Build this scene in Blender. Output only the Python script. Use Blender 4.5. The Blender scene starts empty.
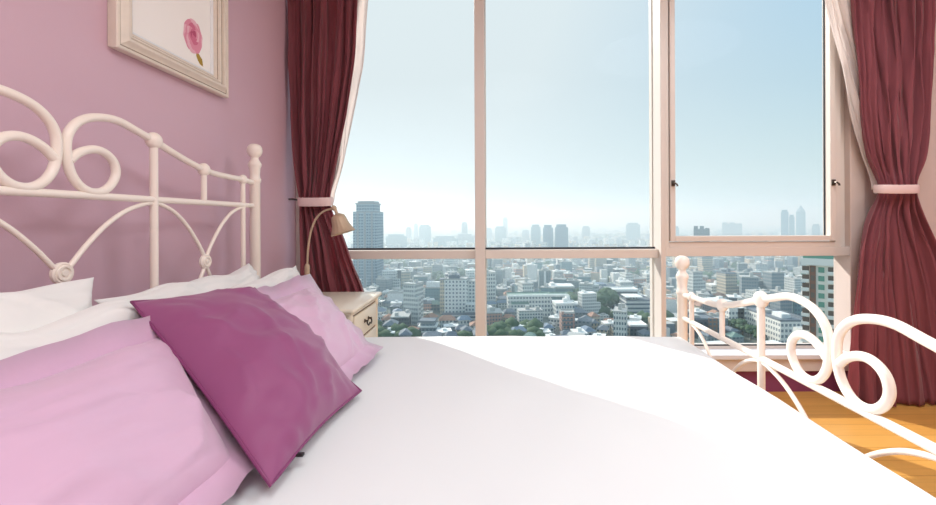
import bpy, bmesh, math, random
from mathutils import Vector, Matrix, noise

S = bpy.context.scene
COL = S.collection
PI = math.pi
EYE = 1.15            # camera height above the floor
F = 430.0             # focal length in pixels of the 936-wide frame


# ------------------------------------------------------------------ helpers
def lin(r, g, b):
    f = lambda c: c / 12.92 if c <= .04045 else ((c + .055) / 1.055) ** 2.4
    return (f(r / 255), f(g / 255), f(b / 255), 1.0)


def at(u, v, y):
    return Vector(((u - 495) / F * y, y, EYE - (v - 220) / F * y))


def tag(o, label=None, cat=None, group=None, kind=None):
    if label: o['label'] = label
    if cat: o['category'] = cat
    if group: o['group'] = group
    if kind: o['kind'] = kind
    return o


def empty(name, loc=(0, 0, 0), rz=0.0, parent=None):
    o = bpy.data.objects.new(name, None)
    o.empty_display_size = .1
    COL.objects.link(o)
    o.location = loc
    o.rotation_euler = (0, 0, rz)
    if parent: o.parent = parent
    return o


def obj(name, bm, mats, parent=None, smooth=None, loc=None):
    """link a bmesh as one mesh object; smooth = auto-smooth angle in degrees"""
    bmesh.ops.recalc_face_normals(bm, faces=bm.faces)
    if smooth is not None:
        a = math.radians(smooth)
        for f in bm.faces: f.smooth = True
        for e in bm.edges:
            if len(e.link_faces) == 2 and e.calc_face_angle(0) > a: e.smooth = False
    me = bpy.data.meshes.new(name)
    bm.to_mesh(me)
    bm.free()
    for m in (mats if isinstance(mats, (list, tuple)) else [mats]): me.materials.append(m)
    o = bpy.data.objects.new(name, me)
    COL.objects.link(o)
    if parent: o.parent = parent
    if loc is not None: o.location = loc
    return o


def box(bm, x0, x1, y0, y1, z0, z1, mi=0, bevel=0.0, seg=2):
    vs = [bm.verts.new(p) for p in ((x0, y0, z0), (x1, y0, z0), (x1, y1, z0), (x0, y1, z0),
                                     (x0, y0, z1), (x1, y0, z1), (x1, y1, z1), (x0, y1, z1))]
    fs = [bm.faces.new([vs[i] for i in q]) for q in ((0, 3, 2, 1), (4, 5, 6, 7), (0, 1, 5, 4), (1, 2, 6, 5), (2, 3, 7, 6), (3, 0, 4, 7))]
    for f in fs: f.material_index = mi
    if bevel > 0:
        es = list({e for f in fs for e in f.edges})
        r = bmesh.ops.bevel(bm, geom=es, offset=bevel, segments=seg, profile=.5, affect='EDGES')
        for f in r['faces']: f.material_index = mi
    return vs


def spline(pts, n=10, closed=False):
    """Catmull-Rom through the points"""
    P = [Vector(p) for p in pts]
    out = []
    m = len(P)
    for i in range(m if closed else m - 1):
        p1, p2 = P[i], P[(i + 1) % m]
        p0 = P[i - 1] if (closed or i > 0) else p1 * 2 - p2
        p3 = P[(i + 2) % m] if (closed or i + 2 < m) else p2 * 2 - p1
        for k in range(n):
            t = k / n
            out.append(.5 * ((2 * p1) + (p2 - p0) * t + (2 * p0 - 5 * p1 + 4 * p2 - p3) * t * t + (3 * p1 - p0 - 3 * p2 + p3) * t ** 3))
    if not closed: out.append(P[-1])
    return out


def tube(bm, pts, r, n=12, closed=False, caps=True):
    """sweep a circle of radius r (number or function of 0..1) along the points"""
    P = [Vector(p) for p in pts]
    m = len(P)
    rf = r if callable(r) else (lambda t: r)
    rings, ref = [], None
    for i in range(m):
        a = P[i - 1] if (i > 0 or closed) else P[i]
        b = P[(i + 1) % m] if (i < m - 1 or closed) else P[i]
        t = (b - a).normalized()
        if ref is None:
            ref = t.orthogonal().normalized()
        ref = (ref - t * ref.dot(t)).normalized()
        bi = t.cross(ref)
        rr = rf(i / max(1, m - 1))
        rings.append([bm.verts.new(P[i] + (ref * math.cos(2 * PI * k / n) + bi * math.sin(2 * PI * k / n)) * rr) for k in range(n)])
    for i in range(m if closed else m - 1):
        A, B = rings[i], rings[(i + 1) % m]
        off = 0
        if closed and i == m - 1:
            off = min(range(n), key=lambda k: (B[k].co - A[0].co).length)
        for k in range(n):
            bm.faces.new((A[k], A[(k + 1) % n], B[(k + 1 + off) % n], B[(k + off) % n]))
    if caps and not closed:
        bm.faces.new(rings[0][::-1])
        bm.faces.new(rings[-1])


def lathe(bm, profile, center=(0, 0, 0), n=24, axis='Z'):
    """profile = [(radius, height)...]"""
    c = Vector(center)
    rings = []
    for r, h in profile:
        ring = []
        for k in range(n):
            a = 2 * PI * k / n
            p = Vector((r * math.cos(a), r * math.sin(a), h))
            if axis == 'X': p = Vector((h, p.x, p.y))
            if axis == 'Y': p = Vector((p.x, h, p.y))
            ring.append(bm.verts.new(c + p))
        rings.append(ring)
    for A, B in zip(rings, rings[1:]):
        for k in range(n):
            bm.faces.new((A[k], A[(k + 1) % n], B[(k + 1) % n], B[k]))
    bm.faces.new(rings[0][::-1])
    bm.faces.new(rings[-1])


def ball(bm, c, r, sub=2, squash=(1, 1, 1)):
    m = Matrix.Translation(Vector(c)) @ Matrix.Diagonal((r * squash[0], r * squash[1], r * squash[2], 1))
    bmesh.ops.create_icosphere(bm, subdivisions=sub, radius=1, matrix=m)


def interp(tab, x):
    """piecewise linear with smoothing: tab = [(x, value)...] sorted by x"""
    if x <= tab[0][0]: return tab[0][1]
    for (a, va), (b, vb) in zip(tab, tab[1:]):
        if x <= b:
            t = (x - a) / (b - a)
            return va + (vb - va) * t
    return tab[-1][1]


# ------------------------------------------------------------------ materials
def mat(name, color, rough=.5, metal=0.0, bump=0.0, bscale=40.0, var=0.0, vscale=8.0, spec=.5, sheen=0.0, coat=0.0, stretch=(1, 1, 1)):
    m = bpy.data.materials.new(name)
    m.use_nodes = True
    nt = m.node_tree
    b = nt.nodes['Principled BSDF']
    b.inputs['Base Color'].default_value = color
    b.inputs['Roughness'].default_value = rough
    b.inputs['Metallic'].default_value = metal
    b.inputs['Specular IOR Level'].default_value = spec
    b.inputs['Sheen Weight'].default_value = sheen
    b.inputs['Coat Weight'].default_value = coat
    tc = nt.nodes.new('ShaderNodeTexCoord')
    mp = nt.nodes.new('ShaderNodeMapping')
    mp.inputs['Scale'].default_value = stretch
    nt.links.new(tc.outputs['Object'], mp.inputs['Vector'])
    if var > 0:
        n = nt.nodes.new('ShaderNodeTexNoise')
        n.inputs['Scale'].default_value = vscale
        n.inputs['Detail'].default_value = 4
        r = nt.nodes.new('ShaderNodeMixRGB')
        r.inputs[1].default_value = tuple(c * (1 - var) for c in color[:3]) + (1,)
        r.inputs[2].default_value = tuple(min(1, c * (1 + var)) for c in color[:3]) + (1,)
        nt.links.new(mp.outputs['Vector'], n.inputs['Vector'])
        nt.links.new(n.outputs['Fac'], r.inputs[0])
        nt.links.new(r.outputs[0], b.inputs['Base Color'])
    if bump > 0:
        n = nt.nodes.new('ShaderNodeTexNoise')
        n.inputs['Scale'].default_value = bscale
        n.inputs['Detail'].default_value = 3
        bp = nt.nodes.new('ShaderNodeBump')
        bp.inputs['Strength'].default_value = bump
        bp.inputs['Distance'].default_value = .01
        nt.links.new(mp.outputs['Vector'], n.inputs['Vector'])
        nt.links.new(n.outputs['Fac'], bp.inputs['Height'])
        nt.links.new(bp.outputs['Normal'], b.inputs['Normal'])
    return m


def fabric(name, color, trans, rough=.8, var=.12, sheen=.3, clear=0.0, stretch=(30, 30, 1.5)):
    """cloth that lets some light through: principled + translucent (+ a little transparent for sheers)"""
    m = mat(name, color, rough, var=var, vscale=3, sheen=sheen, stretch=stretch, spec=.3)
    nt = m.node_tree
    out = nt.nodes['Material Output']
    b = nt.nodes['Principled BSDF']
    t = nt.nodes.new('ShaderNodeBsdfTranslucent')
    t.inputs['Color'].default_value = color
    mx = nt.nodes.new('ShaderNodeMixShader')
    mx.inputs[0].default_value = trans
    nt.links.new(b.outputs[0], mx.inputs[1])
    nt.links.new(t.outputs[0], mx.inputs[2])
    last = mx
    if clear > 0:
        tr = nt.nodes.new('ShaderNodeBsdfTransparent')
        m2 = nt.nodes.new('ShaderNodeMixShader')
        m2.inputs[0].default_value = clear
        nt.links.new(mx.outputs[0], m2.inputs[1])
        nt.links.new(tr.outputs[0], m2.inputs[2])
        last = m2
    nt.links.new(last.outputs[0], out.inputs['Surface'])
    return m


def glass_mat(name, tint):
    m = bpy.data.materials.new(name)
    m.use_nodes = True
    nt = m.node_tree
    nt.nodes.remove(nt.nodes['Principled BSDF'])
    out = nt.nodes['Material Output']
    tr = nt.nodes.new('ShaderNodeBsdfTransparent')
    tr.inputs['Color'].default_value = tint
    gl = nt.nodes.new('ShaderNodeBsdfGlossy')
    gl.inputs['Roughness'].default_value = .02
    mx = nt.nodes.new('ShaderNodeMixShader')
    mx.inputs[0].default_value = .0012
    nt.links.new(tr.outputs[0], mx.inputs[1])
    nt.links.new(gl.outputs[0], mx.inputs[2])
    nt.links.new(mx.outputs[0], out.inputs['Surface'])
    return m


def facade(name, wall, win, pitch=2.6, floor=2.9, wfrac=.55, hfrac=.5, rough=.7):
    """a wall with a regular grid of windows, in the building's own coordinates"""
    m = bpy.data.materials.new(name)
    m.use_nodes = True
    nt = m.node_tree
    L = nt.links.new
    b = nt.nodes['Principled BSDF']
    b.inputs['Roughness'].default_value = rough
    b.inputs['Specular IOR Level'].default_value = .3
    tc = nt.nodes.new('ShaderNodeTexCoord')
    sp = nt.nodes.new('ShaderNodeSeparateXYZ'); L(tc.outputs['Object'], sp.inputs[0])
    sn = nt.nodes.new('ShaderNodeSeparateXYZ'); L(tc.outputs['Normal'], sn.inputs[0])

    def M(op, a, c=None):
        n = nt.nodes.new('ShaderNodeMath'); n.operation = op
        for i, x in enumerate((a, c)):
            if x is None: continue
            if isinstance(x, (int, float)): n.inputs[i].default_value = x
            else: L(x, n.inputs[i])
        return n.outputs[0]
    ax = M('ABSOLUTE', sn.outputs[0]); ay = M('ABSOLUTE', sn.outputs[1]); az = M('ABSOLUTE', sn.outputs[2])
    u = M('ADD', M('MULTIPLY', sp.outputs[0], ay), M('MULTIPLY', sp.outputs[1], ax))
    fu = M('FRACT', M('ADD', M('DIVIDE', u, pitch), 100.5))
    fz = M('FRACT', M('ADD', M('DIVIDE', sp.outputs[2], floor), 100.0))
    mu = M('LESS_THAN', M('ABSOLUTE', M('SUBTRACT', fu, .5)), wfrac / 2)
    mz = M('LESS_THAN', M('ABSOLUTE', M('SUBTRACT', fz, .55)), hfrac / 2)
    side = M('LESS_THAN', az, .5)
    k = M('MULTIPLY', M('MULTIPLY', mu, mz), side)
    mx = nt.nodes.new('ShaderNodeMixRGB')
    mx.inputs[1].default_value = wall
    mx.inputs[2].default_value = win
    L(k, mx.inputs[0]); L(mx.outputs[0], b.inputs['Base Color'])
    return m


M = {}
M['wall'] = mat('mauve_wall_paint', lin(214, 178, 192), .45, bump=.03, bscale=180, spec=.5)
M['plum'] = mat('plum_shade_wall', lin(138, 66, 102), .5, bump=.03, bscale=180)  # mauve wall below the sill, its deep shade put into this plum colour
M['stone'] = mat('beige_wall_paint', lin(214, 196, 188), .6, bump=.03, bscale=180)
M['white_paint'] = mat('white_ceiling_paint', lin(240, 236, 232), .7)
M['frame'] = mat('champagne_aluminium', lin(224, 214, 206), .42, spec=.5)
M['gasket'] = mat('black_rubber_gasket', lin(45, 50, 58), .6)
M['sill'] = mat('white_sill_paint', lin(232, 234, 238), .4)
M['metal'] = mat('dark_steel', lin(95, 88, 82), .35, metal=.8)
M['iron'] = mat('cream_enamel_iron', lin(250, 238, 226), .32, spec=.5, coat=.15)
M['sheet'] = mat('white_duvet_cotton', lin(232, 235, 236), .85, bump=.06, bscale=14, sheen=.1)
M['pillow_white'] = mat('white_pillow_cotton', lin(238, 236, 233), .85, bump=.15, bscale=9, sheen=.1)
M['sham'] = mat('pink_satin', lin(217, 177, 204), .5, bump=.2, bscale=7, sheen=.4, spec=.5)
M['sham_edge'] = mat('pink_satin_border', lin(213, 172, 200), .5, bump=.2, bscale=12, sheen=.4, spec=.5)
M['cushion'] = mat('plum_satin', lin(146, 72, 120), .55, bump=.2, bscale=7, sheen=.3, spec=.45)
M['piping'] = mat('plum_satin_piping', lin(130, 55, 104), .45)
M['zip'] = mat('black_zip', lin(25, 22, 25), .4)
M['drape'] = fabric('burgundy_voile', lin(170, 96, 106), .45, var=.22)
M['lining'] = fabric('ivory_sheer', lin(250, 242, 238), .5, var=.03, clear=.12)
M['tie'] = mat('blush_satin_ribbon', lin(232, 205, 202), .45)
M['cabinet'] = mat('cream_lacquer', lin(240, 228, 208), .35, coat=.2)
M['groove'] = mat('drawer_gap', lin(120, 100, 80), .8)
M['handle'] = mat('aged_bronze', lin(70, 60, 52), .4, metal=.7)
M['brass'] = mat('matt_antique_brass', lin(196, 172, 146), .45, metal=.25, var=.1)
M['pframe'] = mat('silvered_limewood', lin(232, 220, 206), .38, var=.10, vscale=25, stretch=(1, 1, 1), bump=.1, bscale=60)
M['pgroove'] = mat('taupe_frame_groove', lin(158, 138, 120), .6)
M['plip'] = mat('white_gesso_lip', lin(235, 236, 238), .5)
M['paper'] = mat('ivory_paper', lin(252, 248, 244), .8)
M['rose'] = [mat('rose_pink_%d' % i, c, .8) for i, c in enumerate((lin(238, 186, 200), lin(228, 150, 172), lin(214, 116, 146), lin(190, 84, 118)))]
M['leafgold'] = mat('olive_gold_ink', lin(176, 146, 62), .8)
M['glass'] = glass_mat('window_glass', (.965, .985, .985, 1))

# wood floor: planks along X
fl = bpy.data.materials.new('oak_plank_floor'); fl.use_nodes = True
nt = fl.node_tree; b = nt.nodes['Principled BSDF']; L = nt.links.new
tc = nt.nodes.new('ShaderNodeTexCoord'); br = nt.nodes.new('ShaderNodeTexBrick')
br.inputs['Scale'].default_value = 1.0
br.inputs['Brick Width'].default_value = 1.1; br.inputs['Row Height'].default_value = .12
br.inputs['Mortar Size'].default_value = .0012; br.inputs['Mortar Smooth'].default_value = .2
br.inputs['Color1'].default_value = lin(232, 176, 96); br.inputs['Color2'].default_value = lin(222, 162, 82); br.inputs['Mortar'].default_value = lin(160, 104, 48)
nz = nt.nodes.new('ShaderNodeTexNoise'); mp = nt.nodes.new('ShaderNodeMapping'); mp.inputs['Scale'].default_value = (2, 40, 1)
nz.inputs['Scale'].default_value = 1.5; nz.inputs['Detail'].default_value = 6
mx = nt.nodes.new('ShaderNodeMixRGB'); mx.blend_type = 'MULTIPLY'; mx.inputs[0].default_value = .25
L(tc.outputs['Object'], br.inputs['Vector']); L(tc.outputs['Object'], mp.inputs['Vector']); L(mp.outputs[0], nz.inputs['Vector'])
L(br.outputs['Color'], mx.inputs[1]); L(nz.outputs['Fac'], mx.inputs[2]); L(mx.outputs[0], b.inputs['Base Color'])
b.inputs['Roughness'].default_value = .35
M['floor'] = fl

# ------------------------------------------------------------------ the room
WX, EX = -1.33, 3.6            # west (headboard) wall face, east wall face
WY, BY = 2.86, -1.6            # window wall face, wall behind the camera
CZ = 3.05                      # ceiling
GY = 2.965                      # plane of the window glass
RJ = 2.347                     # right jamb of the window
SILL = .262


def struct(name, bm, m, label=None, smooth=None, parent=None):
    o = obj(name, bm, m, parent, smooth)
    return tag(o, label, None, None, 'structure')


bm = bmesh.new(); box(bm, WX - .2, EX + .2, BY - .2, GY + .14, -.2, 0); tag(struct('floor', bm, M['floor'], 'honey-coloured oak plank floor beyond the foot of the bed'), cat='floor')
bm = bmesh.new(); box(bm, WX - .2, EX + .2, BY - .2, GY + .14, CZ, CZ + .2); tag(struct('ceiling', bm, M['white_paint'], 'plain white ceiling over the bedroom'), cat='ceiling')
bm = bmesh.new(); box(bm, WX - .2, WX, BY - .2, GY + .03, 0, CZ); tag(struct('wall_left', bm, M['wall'], 'mauve painted wall behind the white iron headboard'), cat='wall')
bm = bmesh.new(); box(bm, EX, EX + .2, BY - .2, GY + .14, 0, CZ); tag(struct('wall_right', bm, M['wall'], 'mauve wall on the far side past the foot of the bed'), cat='wall')
bm = bmesh.new(); box(bm, WX, EX, BY - .2, BY, 0, CZ); tag(struct('wall_front', bm, M['stone'], 'pale wall behind the viewer facing the window'), cat='wall')
bm = bmesh.new(); box(bm, WX, RJ, WY, GY + .14, 0, SILL - .03); tag(struct('wall_back', bm, M['plum'], 'low wall under the window sill with shade painted in as plum'), cat='wall')
bm = bmesh.new(); box(bm, RJ, RJ + .1, WY - .02, GY + .02, 0, CZ, bevel=.004); box(bm, RJ + .1, EX, WY, GY + .02, 0, CZ)
tag(struct('wall_pier', bm, M['stone'], 'beige wall pier beside the window behind the right curtain'), cat='wall')
bm = bmesh.new(); box(bm, WX, RJ, WY, GY + .14, 2.92, CZ); tag(struct('wall_lintel', bm, M['stone'], 'strip of wall above the window head'), cat='wall')
# sill board with a pinkish apron under it
bm = bmesh.new(); box(bm, WX, RJ, 2.80, GY + .03, SILL - .03, SILL, bevel=.004)
t = tag(struct('trim_1', bm, M['sill'], 'white window sill board under the window panes'), cat='window sill')
bm = bmesh.new(); box(bm, WX, RJ, 2.825, WY, SILL - .115, SILL - .03, bevel=.003); struct('apron', bm, M['frame'], None, parent=t)

# mullions
M1A, M1B = -.133, -.066
M2A, M2B = 1.097, 1.130


def mullion(name, x0, x1, label, y0=2.842):
    bm = bmesh.new()
    box(bm, x0, x1, y0, GY + .06, SILL, 2.92, bevel=.003)
    box(bm, x0 - .006, x1 + .006, GY + .02, GY + .07, SILL, 2.92)
    o = tag(struct(name, bm, M['frame'], label), cat='window mullion')
    return o


mullion('trim_2', M1A, M1B, 'slim champagne window mullion left of the wider one')
mullion('trim_3', M2A, M2B, 'wide champagne window mullion next to the opening sash')

TZ0, TZ1 = .890, .948


def window(name, label, x0, x1, sash):
    root = tag(empty(name, ((x0 + x1) / 2, GY, SILL)), label, 'window', None, 'structure')
    P = Vector(root.location)
    TZ0, TZ1 = (.904, .962) if sash else (.890, .948)

    def add(nm, bm, m, par=root, smooth=None):
        bmesh.ops.translate(bm, verts=bm.verts, vec=-P)
        o = obj(nm, bm, m, None, smooth)
        o.parent = par
        return o
    bm = bmesh.new(); box(bm, x0, x1, GY - .004, GY + .004, SILL + .015, TZ0); add('pane', bm, M['glass'])
    # outer frame strips of the bay, against the glass
    bm = bmesh.new()
    box(bm, x0, x1, GY - .02, GY + .05, SILL, SILL + .018)
    box(bm, x0, x1, GY - .02, GY + .05, 2.88, 2.92)
    if x0 == WX: box(bm, x0, x0 + .07, 2.87, GY + .05, SILL, 2.92, bevel=.003)
    add('window_frame', bm, M['frame'])
    bm = bmesh.new(); box(bm, x0, x1, GY - .014, GY - .004, SILL + .017, SILL + .026); add('gasket', bm, M['gasket'])
    y0 = 2.89 if not sash else 2.842
    bm = bmesh.new(); box(bm, x0, x1, y0, GY + .05, TZ0, TZ1, bevel=.003); add('transom', bm, M['frame'])
    if not sash:
        bm = bmesh.new(); box(bm, x0, x1, GY - .012, GY - .003, TZ1, TZ1 + .013); add('gasket', bm, M['gasket'])
        bm = bmesh.new(); box(bm, x0, x1, GY - .004, GY + .004, TZ1, 2.89); add('pane', bm, M['glass'])
    else:
        # fixed surround of the sash, then the opening sash itself with its pane and two catches
        w = .045
        bm = bmesh.new()
        box(bm, x0, x0 + .022, 2.845, 2.90, TZ1, 2.92, bevel=.002)
        box(bm, x0 + .022, x1 - .097, 2.845, 2.90, TZ1, TZ1 + .036, bevel=.002)
        box(bm, x1 - .097, x1 - .056, 2.845, 2.90, TZ1, 2.92, bevel=.002)
        box(bm, x1 - .056, x1, 2.885, 2.90, TZ1, 2.92, bevel=.002)
        add('surround', bm, M['frame'])
        a0, a1, c0, c1 = x0 + .026, x1 - .103, TZ1 + .042, 2.89
        bm = bmesh.new()
        box(bm, a0, a0 + .034, 2.83, 2.90, c0, c1, bevel=.003)
        box(bm, a1 - .034, a1, 2.83, 2.90, c0, c1, bevel=.003)
        box(bm, a0 + .034, a1 - .034, 2.83, 2.90, c0, c0 + .034, bevel=.003)
        box(bm, a0 + .034, a1 - .034, 2.83, 2.90, c1 - .05, c1, bevel=.003)
        s = add('sash', bm, M['frame'])
        bm = bmesh.new()
        for (p, q, r, t_) in ((a0 + .034, a0 + .04, c0 + .034, c1 - .05), (a1 - .04, a1 - .034, c0 + .034, c1 - .05)):
            box(bm, p, q, 2.877, 2.885, r, t_)
        add('gasket', bm, M['gasket'], s)
        bm = bmesh.new(); box(bm, a0 + .034, a1 - .034, 2.885, 2.893, c0 + .034, c1 - .05); add('pane', bm, M['glass'], s)
        for cx in (a0 + .017, a1 - .017):
            bm = bmesh.new()
            z = EYE + (220 - 184) / F * 2.83
            box(bm, cx - .012, cx + .012, 2.822, 2.835, z - .02, z + .02, bevel=.002)
            tube(bm, [(cx, 2.825, z), (cx, 2.802, z), (cx + .012, 2.798, z - .010), (cx + .016, 2.798, z - .022)], .006, 8)
            o = add('catch', bm, M['metal'], s, 40); o['label'] = 'small steel window catch'
    return root


window('window_1', 'fixed window bay nearest the left curtain with city and tall tower outside', WX, M1A, False)
window('window_2', 'middle fixed window bay between the two mullions', M1B, M2A, False)
window('window_3', 'window bay with an opening sash next to the right curtain', M2B, RJ, True)

# ------------------------------------------------------------------ curtains
def curtain(label, y0, left, right, lin_edge, lin_right, folds, seed, flare, tie_z, hook=None):
    """left / right: burgundy edges in metres against height; lin_edge: the window-side edge of the ivory lining"""
    rnd = random.Random(seed)
    xm = (left[len(left) // 2][1] + right[len(right) // 2][1]) / 2
    root = tag(empty('curtain', (xm, y0, 0)), label, 'curtain')
    ph = [rnd.uniform(0, 6.28) for _ in range(6)]

    def shape(bm, Lf, Rf, nf, off, amp, z0, z1, ns, nz):
        rows = []
        for j in range(nz + 1):
            z = z0 + (z1 - z0) * j / nz
            xl, xr = Lf(z), Rf(z)
            w = xr - xl
            tight = math.exp(-((z - tie_z) / .10) ** 2)
            row = []
            for i in range(ns + 1):
                s = i / ns
                # folds of uneven width that drift a little with height
                q = s + .035 * math.sin(2 * PI * s * 2 + ph[0]) + .02 * math.sin(5 * s * PI + ph[1] + z * .9) + .018 * math.sin(z * 2.3 + ph[5] + s * 3) * (1 - tight)
                a = 2 * PI * nf * q
                p = math.sin(a + ph[2]) * .7 + .3 * math.sin(a * 2.1 + ph[3] + z * 1.1) + .18 * math.sin(a * 4.3 + ph[4] - z * 2.0)
                A = amp * (1 - .5 * tight) * (1 + .5 * flare(z) * 4)
                n1 = noise.noise(Vector((s * 5 + seed, z * 2.2, seed))) * .022 + noise.noise(Vector((s * 16, z * 3, seed + 7.))) * .010 + noise.noise(Vector((s * 34 + z * 3, z * 9, seed + 3.))) * .004
                bulge = -.035 * tight * math.sin(PI * s)
                y = y0 + off - flare(z) + A * p + n1 * (1 - .6 * tight) + bulge
                x = xl + w * s + .008 * math.sin(z * 5 + i * .9) * (1 - tight) * math.sin(PI * s)
                row.append(bm.verts.new((x - xm, y - y0, z)))
            rows.append(row)
        for A_, B_ in zip(rows, rows[1:]):
            for i in range(ns):
                bm.faces.new((A_[i], A_[i + 1], B_[i + 1], B_[i]))

    def cloth(name, bm, m):
        o = obj(name, bm, m, root, 180)
        so = o.modifiers.new('thickness', 'SOLIDIFY'); so.thickness = .003; so.offset = 0
        return o
    sm = lambda tab: (lambda z: (interp(tab, z - .06) + interp(tab, z) + interp(tab, z + .06) + interp(tab, z + .03) + interp(tab, z - .03)) / 5)
    bm = bmesh.new(); shape(bm, sm(left), sm(right), folds, 0, .038, .012, CZ - .035, folds * 20, 90); cloth('drape', bm, M['drape'])
    bm = bmesh.new(); shape(bm, sm(lin_edge), sm(lin_right), 3, .05, .010, tie_z, CZ - .035, 42, 60)
    o = cloth('lining', bm, M['lining']); o['label'] = 'ivory sheer lining'
    # the ribbon tied round the waist
    xl, xr = sm(left)(tie_z) - xm - .005, sm(right)(tie_z) - xm + .008
    bm = bmesh.new()
    kx = (y0 - .038) / y0
    xl, xr = (xl + xm) * kx - xm, (xr + xm) * kx - xm
    cx, rx, ry = (xl + xr) / 2, (xr - xl) / 2, .060
    n = 40
    prof = [(0, -.027), (.003, -.02), (.004, 0), (.003, .02), (0, .027), (-.003, .02), (-.003, -.02)]
    rings = []
    for k in range(n):
        a = 2 * PI * k / n
        ca, sa = math.cos(a), math.sin(a)
        px = cx + rx * (abs(ca) ** .8) * (1 if ca >= 0 else -1)
        py = -.035 - flare(tie_z) + ry * (abs(sa) ** .8) * (1 if sa >= 0 else -1)
        rings.append([bm.verts.new((px + r * ca, py + r * sa, tie_z + h + .006 * math.sin(a))) for r, h in prof])
    for k in range(n):
        A_, B_ = rings[k], rings[(k + 1) % n]
        for i in range(len(prof)):
            j = (i + 1) % len(prof)
            bm.faces.new((A_[i], A_[j], B_[j], B_[i]))
    tb = obj('tieback', bm, M['tie'], root, 60); tb['label'] = 'blush satin ribbon tied round the waist'
    if hook:
        bm = bmesh.new(); tube(bm, [Vector(p) - Vector((xm, y0, 0)) for p in hook], .006, 8); obj('tieback_hook', bm, M['metal'], tb, 60)
    bm = bmesh.new(); box(bm, sm(left)(2.7) - xm - .03, sm(right)(2.7) - xm + .03, -.02, .02, CZ - .034, CZ, bevel=.003); obj('curtain_track', bm, M['frame'], root)
    return root


def edges(y, tab):
    """pixel rows -> heights, pixel columns -> x, at depth y"""
    out = []
    for v, *us in tab:
        out.append([EYE - (v - 220) / F * y] + [(u - 495) / F * y for u in us])
    out.sort()
    return [[(r[0], r[k + 1]) for r in out] for k in range(len(tab[0]) - 1)]


YL = 2.755
ll, lr, le = edges(YL, [(-30, 289, 362, 368), (0, 289, 360, 367), (60, 289, 356, 362), (120, 290, 347, 350), (160, 294, 338, 342), (190, 299, 331, 333), (200, 300, 330, 330),
                        (212, 300, 332, 332), (240, 300, 345, 345), (265, 301, 353, 353), (290, 300, 364, 364), (398, 292, 384, 384)])
curtain('burgundy curtain tied back beside the headboard, behind the bedside lamp', YL, ll, lr,
        [(z, x - .30 + (0 if z > 1.6 else .2)) for z, x in le], le, 6, 3, lambda z: .0, EYE + 19 / F * YL,
        hook=[(WX, YL + .02, 1.29), (WX + .03, YL + .01, 1.29), (WX + .06, YL, 1.285)])
YR = 2.72
rl, rr, re = edges(YR, [(-30, 852, 936, 829), (0, 853, 934, 832), (30, 855, 934, 839), (60, 858, 933, 846), (110, 862, 931, 857), (150, 868, 925, 868), (178, 877, 916, 877),
                        (191, 879, 914, 879), (202, 877, 916, 877), (220, 867, 924, 867), (255, 855, 940, 855), (300, 845, 952, 845), (350, 838, 962, 838), (400, 833, 970, 833)])
curtain('burgundy curtain tied back past the foot of the bed, hem near the oak floor', YR, rl, rr,
        re, [(z, x + .16) for z, x in re], 6, 11, lambda z: .09 * max(0, (1.2 - z) / 1.2), EYE + 29 / F * YR,
        hook=[(2.70, WY, 1.33), (2.69, WY - .05, 1.33), (2.665, 2.73, 1.33)])

# ------------------------------------------------------------------ the bed
YC, YP = 1.163, 2.10
HX, FX = -1.172, .913
bed = tag(empty('bed', ((HX + FX) / 2, YC, 0)), 'cream iron bed with scrolled headboard and footboard under a white duvet', 'bed')
BO = Vector(bed.location)


def bpart(name, bm, m, parent=bed, smooth=50):
    bmesh.ops.translate(bm, verts=bm.verts, vec=-BO)
    return obj(name, bm, m, parent, smooth)


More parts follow.
